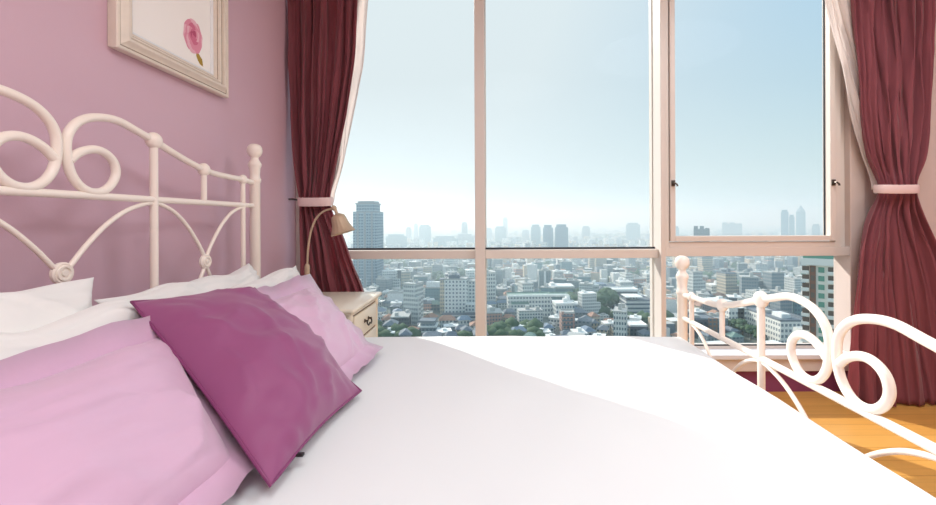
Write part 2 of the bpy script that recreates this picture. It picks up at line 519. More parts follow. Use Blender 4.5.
def bed_end(name, x, dz):
    """one end of the bed, laid out in the plane of x; dz lowers the whole design for the footboard"""
    V = lambda y, z: Vector((x, y, z + dz))
    R = lambda y: 2 * YC - y                       # mirror about the bed's centre line
    bm = bmesh.new()
    tube(bm, [V(YP, 1.225), V(R(YP), 1.225)], .0115, 12)
    tube(bm, [V(YP, .80), V(R(YP), .80)], .0115, 12)
    board = bpart(name, bm, M['iron'])
    sides = (lambda y: y, R)
    low = .80
    for S_ in sides:
        # turned post
        y = S_(YP)
        bm = bmesh.new()
        top = 1.526
        prof = [(.020, .0), (.026, .006), (.026, .05 ), (.0235, .06)]
        H = top + dz
        prof += [(.0235, H - .19), (.027, H - .185), (.028, H - .172), (.0235, H - .165), (.022, H - .15), (.0245, H - .12), (.029, H - .108), (.030, H - .098), (.026, H - .090),
                 (.019, H - .078), (.0165, H - .070), (.018, H - .064), (.027, H - .056), (.033, H - .043), (.0345, H - .031), (.032, H - .017), (.025, H - .006), (.014, H - .0005), (.005, H + .001)]
        lathe(bm, prof, (x, y, 0), 24)
        bpart('post', bm, M['iron'], board, 60)
        # the long bar that ends in a scroll
        path = [(2.10, 1.337), (2.055, 1.338), (2.0, 1.343), (1.90, 1.345), (1.80, 1.349), (1.732, 1.358), (1.64, 1.379), (1.55, 1.405), (1.478, 1.428), (1.41, 1.446), (1.345, 1.4625), (1.29, 1.462), (1.235, 1.447),
                (1.197, 1.418), (1.178, 1.38), (1.1765, 1.33), (1.188, 1.285), (1.212, 1.253), (1.245, 1.237), (1.282, 1.2405), (1.312, 1.262), (1.329, 1.296), (1.323, 1.33), (1.300, 1.353),
                (1.268, 1.362), (1.235, 1.356), (1.205, 1.340), (1.183, 1.318)]
        bm = bmesh.new()
        tube(bm, spline([V(S_(a), c) for a, c in path], 6), .0122, 14)
        bpart('scroll_bar', bm, M['iron'], board, 60)
        # collars and uprights under the bar
        for a, c, r, foot in ((2.0, 1.343, .023, low), (1.732, 1.358, .0265, 1.225), (1.478, 1.428, .029, low)):
            bm = bmesh.new()
            tube(bm, [V(S_(a), c), V(S_(a), foot)], .0108 if a != 1.478 else .0124, 12)
            ball(bm, V(S_(a), c), r, 3, (.8, 1, 1))
            bpart('baluster', bm, M['iron'], board, 60)
        # gothic arches meeting at a medallion
        for a0, a1 in ((1.478, 1.739), (2.0, 1.739), (1.478, 1.163)):
            s = 1 if a1 > a0 else -1
            d = abs(a1 - a0)
            zl = .99 if a1 != 1.163 else 1.01
            pts = [(a0, 1.212), (a0 + s * d * .12, 1.209), (a0 + s * d * .35, 1.185), (a0 + s * d * .58, 1.140), (a0 + s * d * .78, 1.082), (a0 + s * d * .93, 1.028), (a1 - s * .004, zl)]
            pts += [(a1 + s * .02, zl - .05), (a1 + s * .06, zl - .12), (a1 + s * .09, low)]
            bm = bmesh.new()
            tube(bm, spline([V(S_(p), q) for p, q in pts], 5), .0072, 10)
            bpart('arch_rod', bm, M['iron'], board, 60)
        if dz > -.1:
            bm = bmesh.new()
            medallion(bm, V(S_(1.739), .987), .031)
            bpart('medallion', bm, M['iron'], board, 40)
    bm = bmesh.new()
    medallion(bm, V(1.163, 1.011), .030)
    bpart('medallion', bm, M['iron'], board, 40)
    return board


def medallion(bm, c, r):
    """a small disc with raised rings on both faces"""
    prof = [(r * .05, -.011), (r * .26, -.011), (r * .32, -.007), (r * .46, -.007), (r * .52, -.011), (r * .68, -.011), (r * .74, -.007), (r * .86, -.008), (r, -.004), (r, .004), (r * .86, .008),
            (r * .74, .007), (r * .68, .011), (r * .52, .011), (r * .46, .007), (r * .32, .007), (r * .26, .011), (r * .05, .011)]
    lathe(bm, prof, c, 24, 'X')


bed_end('headboard', HX, 0.0)['label'] = 'tall cream iron headboard with scrolls'
bed_end('footboard', FX, -.555)['label'] = 'low cream iron footboard with scrolls'
for y in (YC - .90, YC + .90):
    bm = bmesh.new(); box(bm, HX, FX, y - .012, y + .012, .20, .28, bevel=.003); bpart('side_rail', bm, M['iron'], bed, 30)

# mattress and duvet
bm = bmesh.new(); box(bm, -1.12, .84, YC - .86, YC + .86, .27, .54, bevel=.05, seg=4)
tag(obj('mattress', bm, M['pillow_white'], None, 50), 'white mattress lying on the iron bed under the duvet', 'mattress')

DX0, DX1, DY0, DY1 = -1.125, .896, YC - .90, YC + .875


def duvet_z(s, t):
    return .622 + .010 * noise.noise(Vector((s * 2.2, t * 2.2, 3.1))) + .004 * noise.noise(Vector((s * 6, t * 5, 8.)))


bm = bmesh.new()
NX, NY = 90, 84
rows = []
for j in range(NY + 1):
    row = []
    for i in range(NX + 1):
        # parameter runs past the top on both sides to form the drop
        def ax(k, n, lo, hi, r=.085, drop=.24):
            """position along one axis and how far the cloth has fallen there"""
            total = (hi - lo - 2 * r) + 2 * (r * PI / 2 + drop)
            d = total * k / n
            if d < drop: return lo, r + (drop - d)
            d -= drop
            if d < r * PI / 2:
                a = d / r
                return lo + r * (1 - math.cos(a)), r * (1 - math.sin(a))
            d -= r * PI / 2
            if d < hi - lo - 2 * r: return lo + r + d, 0.0
            d -= hi - lo - 2 * r
            if d < r * PI / 2:
                a = d / r
                return hi - r + r * math.sin(a), r * (1 - math.cos(a))
            return hi, r + (d - r * PI / 2)
        x, fx = ax(i, NX, DX0, DX1, .055)
        y, fy = ax(j, NY, DY0, DY1)
        f = math.hypot(fx, fy) if min(fx, fy) < .085 else max(fx, fy)
        f = min(f, .325)
        hang = max(0, f - .085)
        # soft pleats in the hanging part
        px = 0.012 * math.sin(y * 21 + 1.3 * math.sin(y * 5)) * min(1, hang / .15) if fx > .08 else 0
        py = 0.016 * math.sin(x * 19 + 1.7 * math.sin(x * 4)) * min(1, hang / .15) if fy > .08 else 0
        dome = .012 * (1 - ((x - .0) / 1.1) ** 2) + .006
        row.append(bm.verts.new((x + (min(0, px - .012) if i > NX / 2 else px), y + py, duvet_z(x, y) + dome - .02 - f)))
    rows.append(row)
for A_, B_ in zip(rows, rows[1:]):
    for i in range(NX): bm.faces.new((A_[i], A_[i + 1], B_[i + 1], B_[i]))
duv = obj('duvet', bm, M['sheet'], None, 180)
so = duv.modifiers.new('thickness', 'SOLIDIFY'); so.thickness = .012; so.offset = -1
tag(duv, 'plain white duvet spread over the iron bed', 'duvet')


# ------------------------------------------------------------------ pillows
def pillow(name, m, c, thick, seed, label, cat, group=None, flange=None, wrinkle=1.0, pexp=.75, wob=.0, n=48, sag=.06, up=.62):
    """c = corners (top near, top far, bottom far, bottom near) of the seam; thick = full height in the middle;
    flange = (width, material) of a flat border; up = share of the thickness above the seam"""
    A, B, C, D = [Vector(p) for p in c]
    O = (A + B + C + D) / 4
    nrm = ((B - A).cross(D - A) + (B - C).cross(C - D) * -1)
    nrm = (B - A).cross(A - D).normalized()
    if nrm.z < 0: nrm = -nrm

    def P(u, v):
        # pinched sides: corners stay, the middles of the sides come in
        k = sag
        uu = u + k * math.sin(PI * v) * (.5 - u) * 2 * abs(2 * u - 1) ** 1.5 * .5
        vv = v + k * math.sin(PI * u) * (.5 - v) * 2 * abs(2 * v - 1) ** 1.5 * .5
        p = (A * (1 - uu) + B * uu) * (1 - vv) + (D * (1 - uu) + C * uu) * vv
        if wob: p += Vector(noise.noise_vector(p * 6 + Vector((seed, seed, 0)))) * wob
        return p

    def h(u, v):
        a, b_ = 1 - abs(2 * u - 1) ** 2.6, 1 - abs(2 * v - 1) ** 2.6
        return max(0, a * b_) ** pexp

    bm = bmesh.new()
    sheets = []
    for side in (1, -1):
        rows = []
        for j in range(n + 1):
            row = []
            for i in range(n + 1):
                u, v = i / n, j / n
                # denser towards the seam
                u, v = .5 - .5 * math.cos(PI * u), .5 - .5 * math.cos(PI * v)
                edge = i in (0, n) or j in (0, n)
                p = P(u, v)
                if edge and side < 0:
                    row.append(sheets[0][j][i]); continue
                hh = h(u, v)
                q = p + nrm * side * hh * thick * (up if side > 0 else 1 - up)
                if not edge:
                    e = 1 - hh
                    w = noise.noise(q * 7 + Vector((seed, 0, 0))) * .010 + noise.noise(Vector((q.x * 16, q.y * 9, q.z * 16 + seed))) * .006
                    for (fx_, fy_, fs, am) in ((3.1, 2.3, 0, .012), (5.3, -3.7, 9, .009), (2.2, 7.5, 4, .007)):
                        r_ = noise.noise(Vector((u * fx_ * .7 + seed + fs, v * fy_ * .7 - seed, fs * 1.7)))
                        w += am * (1 - min(1, abs(r_) * 5)) ** 2 * (1 if fs != 4 else -1)
                    # gathers running in from the seam
                    w += e * .007 * math.sin((u - v) * 40 + seed + 4 * noise.noise(q * 6)) * noise.noise(q * 5 + Vector((0, seed, 0))) * 2
                    q += nrm * side * w * wrinkle * min(1, hh * 2)
                row.append(bm.verts.new(q - O))
            rows.append(row)
        sheets.append(rows)
        for A_, B_ in zip(rows, rows[1:]):
            for i in range(n): bm.faces.new((A_[i], A_[i + 1], B_[i + 1], B_[i]))
    o = obj(name, bm, m, None, 180)
    o.location = O
    tag(o, label, cat, group)
    if flange:
        w, fm = flange
        bm = bmesh.new()
        N = 26
        per = [(k / N, 0) for k in range(N)] + [(1, k / N) for k in range(N)] + [(1 - k / N, 1) for k in range(N)] + [(0, 1 - k / N) for k in range(N)]
        inner, outer, innerb, outerb = [], [], [], []
        for q, (u, v) in enumerate(per):
            p = P(u, v)
            ex, ey = (B - A).normalized(), (D - A).normalized()
            ou = ex * ((u > .999) - (u < .001)) * w + ey * ((v > .999) - (v < .001)) * w + nrm * (.025 if v < .001 else 0)
            wav = nrm * (.007 * math.sin(q * .55 + seed) + .004 * math.sin(q * 1.3 + seed * 2))
            po = p + ou + wav - Vector((0, 0, .006))
            po.z = max(po.z, .648 + .008 * math.sin(q * .8) ** 2)
            pi = p - ou * .12
            inner.append(bm.verts.new(pi - O + nrm * .003)); outer.append(bm.verts.new(po - O + nrm * .002))
            innerb.append(bm.verts.new(pi - O - nrm * .003)); outerb.append(bm.verts.new(po - O - nrm * .002))
        K = len(per)
        for k in range(K):
            j = (k + 1) % K
            bm.faces.new((inner[k], inner[j], outer[j], outer[k]))
            bm.faces.new((innerb[j], innerb[k], outerb[k], outerb[j]))
            bm.faces.new((outer[k], outer[j], outerb[j], outerb[k]))
        obj('flange', bm, fm, o, 180)
    o['_seam'] = 0
    del o['_seam']
    o_data = (P, O, nrm)
    return o, o_data


W = M['pillow_white']
pillow('pillow', W, [(-1.07, .50, 1.02), (-1.065, 1.145, 1.01), (-.985, 1.14, .70), (-.985, .50, .70)], .16, 1.3,
       'white pillow propped highest against the near half of the headboard', 'pillow', up=.5, pexp=.55, wob=.022, sag=.10)
pillow('pillow', W, [(-1.10, 1.19, .935), (-1.11, 1.95, .955), (-.97, 1.93, .69), (-.97, 1.18, .69)], .15, 5.1,
       'white pillow leaning on the headboard behind the plum cushion', 'pillow', up=.5, pexp=.55, wob=.022, sag=.10)
pillow('pillow', W, [(-.985, .45, .96), (-.975, 1.17, .94), (-.85, 1.12, .675), (-.85, .45, .675)], .16, 9.2,
       'white pillow between the larger pink sham and the highest white pillow', 'pillow', up=.5, pexp=.55, wob=.022, sag=.10)
pillow('pillow', W, [(-.975, 1.25, .90), (-.955, 2.06, .945), (-.85, 1.98, .675), (-.85, 1.25, .675)], .15, 14.6,
       'white pillow with a pointed corner under the far pink sham by the nightstand', 'pillow', up=.5, pexp=.55, wob=.022, sag=.10)
pillow('sham_pillow', M['sham'], [(-.815, .22, .872), (-.81, 1.06, .872), (-.53, .87, .668), (-.55, .20, .668)], .14, 21.0,
       'pink satin sham with a flat border lying below the plum cushion, nearest the viewer', 'pillow', None, (.06, M['sham_edge']), sag=.03)
pillow('sham_pillow', M['sham'], [(-.81, 1.20, .865), (-.80, 1.87, .865), (-.49, 1.64, .668), (-.51, 1.13, .668)], .12, 33.0,
       'pink satin sham half hidden behind the plum cushion, next to the nightstand', 'pillow', None, (.06, M['sham_edge']), sag=.03)
cu, (P, O, nrm) = pillow('cushion', M['cushion'], [(-.905, 1.07, .950), (-.865, 1.50, .915), (-.400, 1.275, .645), (-.43, .820, .645)], .14, 47.0,
                         'plum satin cushion lying across the two pink shams', 'cushion', None, None, .9, sag=.05, up=.72)
per = [P(k / 14, 0) for k in range(14)] + [P(1, k / 14) for k in range(14)] + [P(1 - k / 14, 1) for k in range(14)] + [P(0, 1 - k / 14) for k in range(14)]
bm = bmesh.new(); tube(bm, [p - O for p in per], .004, 8, closed=True); obj('piping', bm, M['piping'], cu, 60)
z = P(.22, 1.0) - O
bm = bmesh.new(); box(bm, -.010, .010, -.006, .006, -.003, .003, bevel=.002); tube(bm, [(-.01, 0, 0), (-.02, .002, -.001)], .002, 6)
bmesh.ops.translate(bm, verts=bm.verts, vec=z + Vector((.008, 0, -.002))); obj('zip_pull', bm, M['zip'], cu)

# ------------------------------------------------------------------ nightstand
NX0, NX1, NY0, NY1, NZ = -1.22, -.733, 2.165, 2.655, .708
ns = tag(empty('nightstand', ((NX0 + NX1) / 2, (NY0 + NY1) / 2, 0)), 'cream lacquered nightstand with drawers between the bed and the window', 'nightstand')
NO = Vector(ns.location)


def npart(name, bm, m, parent=ns, smooth=40):
    bmesh.ops.translate(bm, verts=bm.verts, vec=-NO)
    return obj(name, bm, m, parent, smooth)


bm = bmesh.new()
box(bm, NX0, NX1, NY0, NY1, .12, NZ - .03, bevel=.006)
for y in (NY0 + .012, NY1 - .012):
    lathe(bm, [(.016, .12), (.018, .14), (.018, .16), (.015, .165), (.015, NZ - .075), (.018, NZ - .07), (.018, NZ - .045), (.014, NZ - .03)], (NX1 - .006, y, 0), 16)
npart('body', bm, M['cabinet'])
bm = bmesh.new()
box(bm, NX0 - .015, NX1 + .028, NY0 - .028, NY1 + .025, NZ - .022, NZ, bevel=.009, seg=3)
box(bm, NX0 - .008, NX1 + .014, NY0 - .015, NY1 + .012, NZ - .034, NZ - .021, bevel=.005)
npart('top', bm, M['cabinet'])
for z0, z1 in ((.522, .655), (.350, .510), (.165, .338)):
    bm = bmesh.new(); box(bm, NX1 - .006, NX1 + .010, NY0 + .045, NY1 - .045, z0, z1, bevel=.004)
    d = npart('drawer', bm, M['cabinet'])
    bm = bmesh.new(); box(bm, NX1 - .006, NX1 + .0015, NY0 + .039, NY1 - .039, z0 - .006, z1 + .006); npart('gap', bm, M['groove'], d)
    cy, cz, x = (NY0 + NY1) / 2, (z0 + z1) / 2 + .008, NX1 + .010
    bm = bmesh.new()
    for s in (-1, 1):
        lathe(bm, [(.011, 0), (.011, .003), (.006, .006), (.005, .014), (.007, .018), (.003, .021)], (x, cy + s * .034, cz), 12, 'X')
    tube(bm, spline([(x + .014, cy - .036, cz), (x + .018, cy - .040, cz - .014), (x + .02, cy - .022, cz - .026), (x + .02, cy, cz - .018), (x + .02, cy + .022, cz - .026), (x + .018, cy + .040, cz - .014),
                     (x + .014, cy + .036, cz)], 6), .0042, 8)
    h = npart('handle', bm, M['handle'], d, 60); h['label'] = 'dark bronze drop handle'
for x in (NX0 + .03, NX1 - .03):
    for y in (NY0 + .03, NY1 - .03):
        bm = bmesh.new(); lathe(bm, [(.010, 0), (.014, .01), (.020, .06), (.026, .10), (.026, .122)], (x, y, 0), 14); npart('leg', bm, M['cabinet'])

# ------------------------------------------------------------------ reading lamp
LY = 2.42
base = at(307, 300, LY)
lamp = tag(empty('table_lamp', (base.x, LY, NZ)), 'antique brass gooseneck lamp with a bell shade on the nightstand', 'lamp')
LO = Vector(lamp.location)


def lpart(name, bm, m=M['brass'], parent=lamp, smooth=50):
    bmesh.ops.translate(bm, verts=bm.verts, vec=-LO)
    return obj(name, bm, m, parent, smooth)


bm = bmesh.new(); lathe(bm, [(.062, NZ), (.065, NZ + .006), (.060, NZ + .014), (.030, NZ + .022), (.014, NZ + .034), (.012, NZ + .05)], (base.x, LY, 0), 28); lpart('base', bm)
zt = at(307, 263, LY).z
bm = bmesh.new(); lathe(bm, [(.009, NZ + .045), (.009, NZ + .09), (.013, NZ + .095), (.014, zt - .03), (.014, zt - .012), (.010, zt - .004), (.007, zt)], (base.x, LY, 0), 16); lpart('stem', bm)
neck = [at(307, 264, LY), at(308, 247, LY), at(311, 230, LY), at(316, 218, LY), at(323, 211, LY), at(330, 208.5, LY), at(335, 208, LY)]
bm = bmesh.new(); tube(bm, spline(neck, 6), .0058, 10); lpart('gooseneck', bm)
# shade: bell hung from the neck, tilted outwards
tip = at(335, 208, LY)
bm = bmesh.new()
prof_o = [(.010, .0), (.020, -.006), (.036, -.016), (.040, -.036), (.044, -.060), (.052, -.085), (.064, -.112), (.067, -.116)]
prof = prof_o + [(.064, -.116), (.050, -.086), (.041, -.058), (.036, -.030), (.020, -.012), (.004, -.008)]
nn = 48
rings = []
for q, (r, hgt) in enumerate(prof):
    ring = []
    for k in range(nn):
        a = 2 * PI * k / nn
        rr = r * (1 + (.035 if 2 < q < 8 else 0) * math.cos(a * 16))
        ring.append(bm.verts.new((rr * math.cos(a), rr * math.sin(a), hgt)))
    rings.append(ring)
for A_, B_ in zip(rings, rings[1:]):
    for k in range(nn): bm.faces.new((A_[k], A_[(k + 1) % nn], B_[(k + 1) % nn], B_[k]))
bm.faces.new(rings[0]); bm.faces.new(rings[-1])
rot = Matrix.Rotation(math.radians(-17), 4, 'Y')
bmesh.ops.transform(bm, matrix=Matrix.Translation(tip + Vector((.012, 0, -.026))) @ rot, verts=bm.verts)
sh = lpart('lamp_shade', bm); sh['label'] = 'ribbed bell-shaped metal shade'
bm = bmesh.new(); ball(bm, tip + Vector((-.006, 0, .004)), .016, 2); tube(bm, [tip, tip + Vector((.012, 0, -.030))], .009, 10); lpart('knuckle', bm, M['brass'], sh)

# ------------------------------------------------------------------ framed rose picture on the headboard wall
PX = WX
y0, y1, z0, z1 = 1.474, 2.094, 1.749, 2.46
pic = tag(empty('framed_picture', (PX, (y0 + y1) / 2, z0)), 'framed print of a pink rose in a silvered wooden frame above the headboard', 'picture')
PO = Vector(pic.location)


def ppart(name, bm, m, parent=pic, smooth=None):
    bmesh.ops.translate(bm, verts=bm.verts, vec=-PO)
    return obj(name, bm, m, parent, smooth)


def moulding(bm, prof):
    """prof = [(inset from the outer edge, height off the wall)...], mitred round the rectangle"""
    loops = []
    for ins, hgt in prof:
        loops.append([bm.verts.new((PX + hgt, yy, zz)) for yy, zz in ((y0 + ins, z0 + ins), (y1 - ins, z0 + ins), (y1 - ins, z1 - ins), (y0 + ins, z1 - ins))])
    for A_, B_ in zip(loops, loops[1:] + loops[:1]):
        for k in range(4): bm.faces.new((A_[k], A_[(k + 1) % 4], B_[(k + 1) % 4], B_[k]))


bm = bmesh.new()
moulding(bm, [(.004, .001), (.004, .012), (0, .014), (0, .034), (.003, .038), (.010, .039), (.014, .033), (.019, .033), (.024, .036), (.036, .047), (.042, .048), (.046, .046), (.048, .034), (.053, .034), (.057, .038), (.063, .037), (.066, .026), (.073, .025), (.076, .017), (.083, .016), (.083, .002)])
ppart('picture_frame', bm, M['pframe'])
bm = bmesh.new()
for g, hh_ in ((.014, .0335), (.0475, .0350), (.066, .0262)): moulding(bm, [(g, hh_ - .004), (g, hh_), (g + .004, hh_), (g + .004, hh_ - .004)])
o = ppart('frame_groove', bm, M['pgroove']); o['label'] = 'darker taupe grooves of the moulding'
bm = bmesh.new(); moulding(bm, [(.083, .003), (.083, .017), (.087, .017), (.093, .013), (.093, .003)]); ppart('frame_lip', bm, M['plip'])
bm = bmesh.new(); box(bm, PX + .003, PX + .008, y0 + .09, y1 - .09, z0 + .09, z1 - .09); pr = ppart('print', bm, M['paper'])
# the rose: layers of petals, flat ink on the paper
rc = Vector((PX + .0083, 1.888, 1.966))
rnd = random.Random(4)
bm = bmesh.new()


def petal(bm, cy, cz, ry, rz, ang, mi, lift):
    n = 20
    vs = []
    for k in range(n):
        a = 2 * PI * k / n
        q = 1 + .10 * math.sin(3 * a + ang * 2) + .05 * math.sin(5 * a)
        py, pz = ry * q * math.cos(a), rz * q * math.sin(a)
        vs.append(bm.verts.new((rc.x + lift, rc.y + cy + py * math.cos(ang) - pz * math.sin(ang), rc.z + cz + py * math.sin(ang) + pz * math.cos(ang))))
    f = bm.faces.new(vs); f.material_index = mi


k = 0
for ring, (rad, size, mis) in enumerate(((.045, .040, (0, 1, 0, 1)), (.036, .034, (1, 0, 1)), (.027, .028, (1, 2, 0)), (.018, .022, (2, 1, 2)), (.011, .016, (2, 3)), (.005, .011, (3, 2)), (.0, .006, (3,)))):
    cnt = max(1, 8 - ring)
    for i in range(cnt):
        a = 2 * PI * i / cnt + ring * .5
        petal(bm, rad * math.cos(a) * .80, rad * math.sin(a) * 1.05 + (-.004 if ring < 2 else .006), size * .86, size * .64, a + PI / 2 + rnd.uniform(-.2, .2), mis[i % len(mis)], .00004 * k)
        k += 1
ppart('rose', bm, M['rose'], pr)
bm = bmesh.new()
vs = [bm.verts.new((rc.x + .0002, 1.935 + p, 1.873 + q)) for p, q in ((-.028, .034), (-.012, .026), (.004, .012), (.012, -.008), (.012, -.022), (-.004, -.018), (-.018, -.006), (-.028, .010))]
bm.faces.new(vs)
vs = [bm.verts.new((rc.x + .0002, 1.940 + p, 1.885 + q)) for p, q in ((0, 0), (.004, 0), (.012, -.032), (.009, -.034))]
bm.faces.new(vs)
ppart('rose_leaf', bm, M['leafgold'], pr)

# ------------------------------------------------------------------ the city far below
G = -80.0
rnd = random.Random(77)
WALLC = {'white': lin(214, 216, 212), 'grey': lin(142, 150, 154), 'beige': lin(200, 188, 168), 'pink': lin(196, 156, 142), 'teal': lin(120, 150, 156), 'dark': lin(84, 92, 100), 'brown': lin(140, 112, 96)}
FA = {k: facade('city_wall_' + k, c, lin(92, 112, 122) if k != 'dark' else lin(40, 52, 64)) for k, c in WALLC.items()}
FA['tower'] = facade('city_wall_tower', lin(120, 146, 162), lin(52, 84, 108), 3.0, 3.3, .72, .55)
FA['hotel'] = facade('city_wall_hotel', lin(230, 230, 226), lin(100, 116, 128), 2.8, 3.0, .45, .45)
FA['condo'] = facade('city_wall_condo', lin(240, 234, 222), lin(92, 150, 128), 60, 3.0, .01, .01)
FA['office'] = facade('city_wall_office', lin(236, 234, 228), lin(132, 142, 148), 2.6, 3.6, .6, .5)
FA['band'] = facade('city_wall_banded', lin(206, 206, 204), lin(78, 96, 112), 400, 3.4, .96, .42)
RF = {'concrete': mat('city_roof_concrete', lin(188, 188, 184), .9), 'white': mat('city_roof_white', lin(236, 236, 232), .8), 'grey': mat('city_roof_grey', lin(120, 128, 136), .8),
      'tile': mat('city_roof_tile', lin(172, 132, 112), .8), 'blue': mat('city_roof_blue', lin(118, 136, 154), .7), 'green': mat('city_roof_green', lin(134, 158, 148), .8)}
M['leaf'] = mat('city_tree_leaves', lin(72, 96, 66), .9, var=.3, vscale=.4)
M['trunk'] = mat('city_tree_trunk', lin(92, 78, 64), .9)
M['cityground'] = mat('city_ground', lin(122, 130, 124), .95, var=.35, vscale=.02)
M['railing'] = mat('balcony_front', lin(240, 236, 228), .6)
M['brownpanel'] = mat('balcony_brown_panel', lin(152, 116, 100), .7)
M['greenglass'] = mat('green_window_glass', lin(120, 166, 148), .2)
M['shade'] = mat('balcony_recess', lin(128, 116, 108), .8)

bm = bmesh.new(); box(bm, -9000, 9000, 60, 14000, G - 2, G)
tag(obj('ground', bm, M['cityground']), 'flat hazy city ground stretching to the horizon below the window', 'ground', None, 'structure')

TAKEN = []


def free(x, y, r):
    return all((x - a) ** 2 + (y - b_) ** 2 > (r + q) ** 2 for a, b_, q in TAKEN)


def vis_u(x, y): return 495 + F * x / y


def landmark(name, label, u0, u1, y, depth, rz=0.0, cat='building', r=None):
    """an Empty at the middle of the front foot of a building that spans the columns u0..u1 at distance y"""
    x0, x1 = (u0 - 495) / F * y, (u1 - 495) / F * y
    w = x1 - x0
    root = tag(empty(name, ((x0 + x1) / 2, y + depth / 2, G), rz), label, cat)
    TAKEN.append(((x0 + x1) / 2, y + depth / 2, (r if r else max(w, depth) * .55) + 2))
    return root, w


def top_h(v, y): return EYE - (v - 220) / F * y - G


def blk(root, name, x0, x1, y0, y1, z0, z1, m, roof=None, bevel=0):
    bm = bmesh.new(); box(bm, x0, x1, y0, y1, z0, z1, bevel=bevel)
    o = obj(name, bm, m, root)
    if roof:
        bm = bmesh.new()
        box(bm, x0, x1, y0, y1, z1, z1 + .35)
        for q in ((x0, x1, y0, y0 + .4), (x0, x1, y1 - .4, y1), (x0, x0 + .4, y0, y1), (x1 - .4, x1, y0, y1)): box(bm, *q, z1 + .35, z1 + 1.2)
        obj('roof', bm, roof, root)
    return o


def rooftop(root, w, d, h, seed, n=3):
    q = random.Random(seed)
    for i in range(n):
        bm = bmesh.new()
        a, b_ = q.uniform(-w * .32, w * .32), q.uniform(-d * .3, d * .3)
        sx, sy, sz = q.uniform(1.5, w * .16), q.uniform(1.5, d * .16), q.uniform(1.5, 3.5)
        box(bm, a - sx, a + sx, b_ - sy, b_ + sy, h + .3, h + .3 + sz)
        obj('plant_room', bm, RF['concrete'], root)


# the tall tower beside the left curtain: shaft, set-back crown, cap
y = 480
t, w = landmark('skyscraper', 'tall blue-grey tower with a stepped crown beside the left curtain', 353, 376.5, y, 30)
h1, h2, h3 = top_h(212, y), top_h(203.5, y), top_h(200.3, y)
blk(t, 'shaft', -w / 2, w / 2, -15, 15, 0, h1, FA['tower'], RF['grey'])
for s in (-1, 0, 1):
    blk(t, 'pilaster', s * w * .30 - 1.1, s * w * .30 + 1.1, -15.8, -15, 0, h1, RF['grey'])
blk(t, 'crown', -w * .40, w * .38, -12, 12, h1, h2, FA['tower'])
blk(t, 'cap', -w * .44, w * .42, -13, 13, h2, h2 + 1.2, RF['grey'])
blk(t, 'cap', -w * .36, w * .36, -10, 10, h2 + 1.2, h3, RF['grey'])
# white slab hotel
y = 345
t, w = landmark('hotel_building', 'white slab block with rows of square windows beside the slim mullion', 444, 476, y, 18, r=22)
h = top_h(280, y)
blk(t, 'slab', -w / 2, w * .22, -9, 9, 0, h, FA['hotel'], RF['concrete'])
blk(t, 'wing', w * .22, w / 2 + 4, -7, 9, 0, h - 2, FA['white'], RF['concrete'])
blk(t, 'annex', w * .18, w / 2 + 6, -14, -9, 0, h * .42, FA['white'], RF['white'])
blk(t, 'podium', -w / 2 - 1, w / 2 + 6, -18, -14, 0, 7, FA['band'], RF['grey'])
blk(t, 'plant_room', -w * .38, -w * .05, -5, 5, h + .4, h + 3.6, RF['grey'])
blk(t, 'plant_room', -w * .30, -w * .2, -3, 3, h + 3.6, h + 5.6, RF['concrete'])
# pale box with rooftop clutter
y = 400
t, w = landmark('office_building', 'pale squat block with a cluttered roof above the nightstand', 387, 411, y, 20)
h = top_h(293, y)
blk(t, 'body', -w / 2, w / 2, -10, 10, 0, h, RF['white'], RF['concrete']); rooftop(t, w, 20, h, 3, 4)
blk(t, 'base_wing', -w / 2 - 4, w / 2 + 3, -13, -10, 0, 5, FA['grey'], RF['blue'])
# teal block
y = 405
t, w = landmark('office_building', 'teal-grey block between the pale squat block and the white slab', 425, 444, y, 18)
h = top_h(288, y)
blk(t, 'body', -w / 2, w / 2, -9, 9, 0, h, FA['teal'], RF['concrete']); blk(t, 'sign_wall', -w * .5, w * .3, -3, 3, h + .3, h + 5, RF['white'])
# tiered roof building
y = 300
t, w = landmark('apartment_building', 'small grey terraced block with stacked balconies just above the duvet', 417, 436, y, 12)
for i in range(3):
    k = 1 - i * .13
    blk(t, 'floor_slab', -w / 2 * k, w / 2 * k, -6 * k, 6 * k, i * 3.6, i * 3.6 + 2.6, FA['grey'])
    blk(t, 'eave', -w / 2 * k - .8, w / 2 * k + .8, -6 * k - .8, 6 * k + .8, i * 3.6 + 2.6, i * 3.6 + 3.6, RF['white'] if i < 2 else RF['grey'])
# long pale L-shaped building
y = 358
t, w = landmark('school_building', 'long pale green low building with a flat white roof edge', 507, 551, y, 26, .06, r=26)
h = top_h(297, y)
blk(t, 'main_wing', -w / 2, w / 2, -13, 5, 0, h, FA['office'], RF['green'])
blk(t, 'roof_edge', -w / 2 - .8, w / 2 + 14, -14, -12, h, h + 1.6, RF['white'])
blk(t, 'side_wing', w / 2, w / 2 + 16, -12, 8, 0, h - 1, FA['teal'], RF['green'])
blk(t, 'front_block', -w * .44, -w * .05, -18, -13, 0, h * .7, FA['white'], RF['green'])
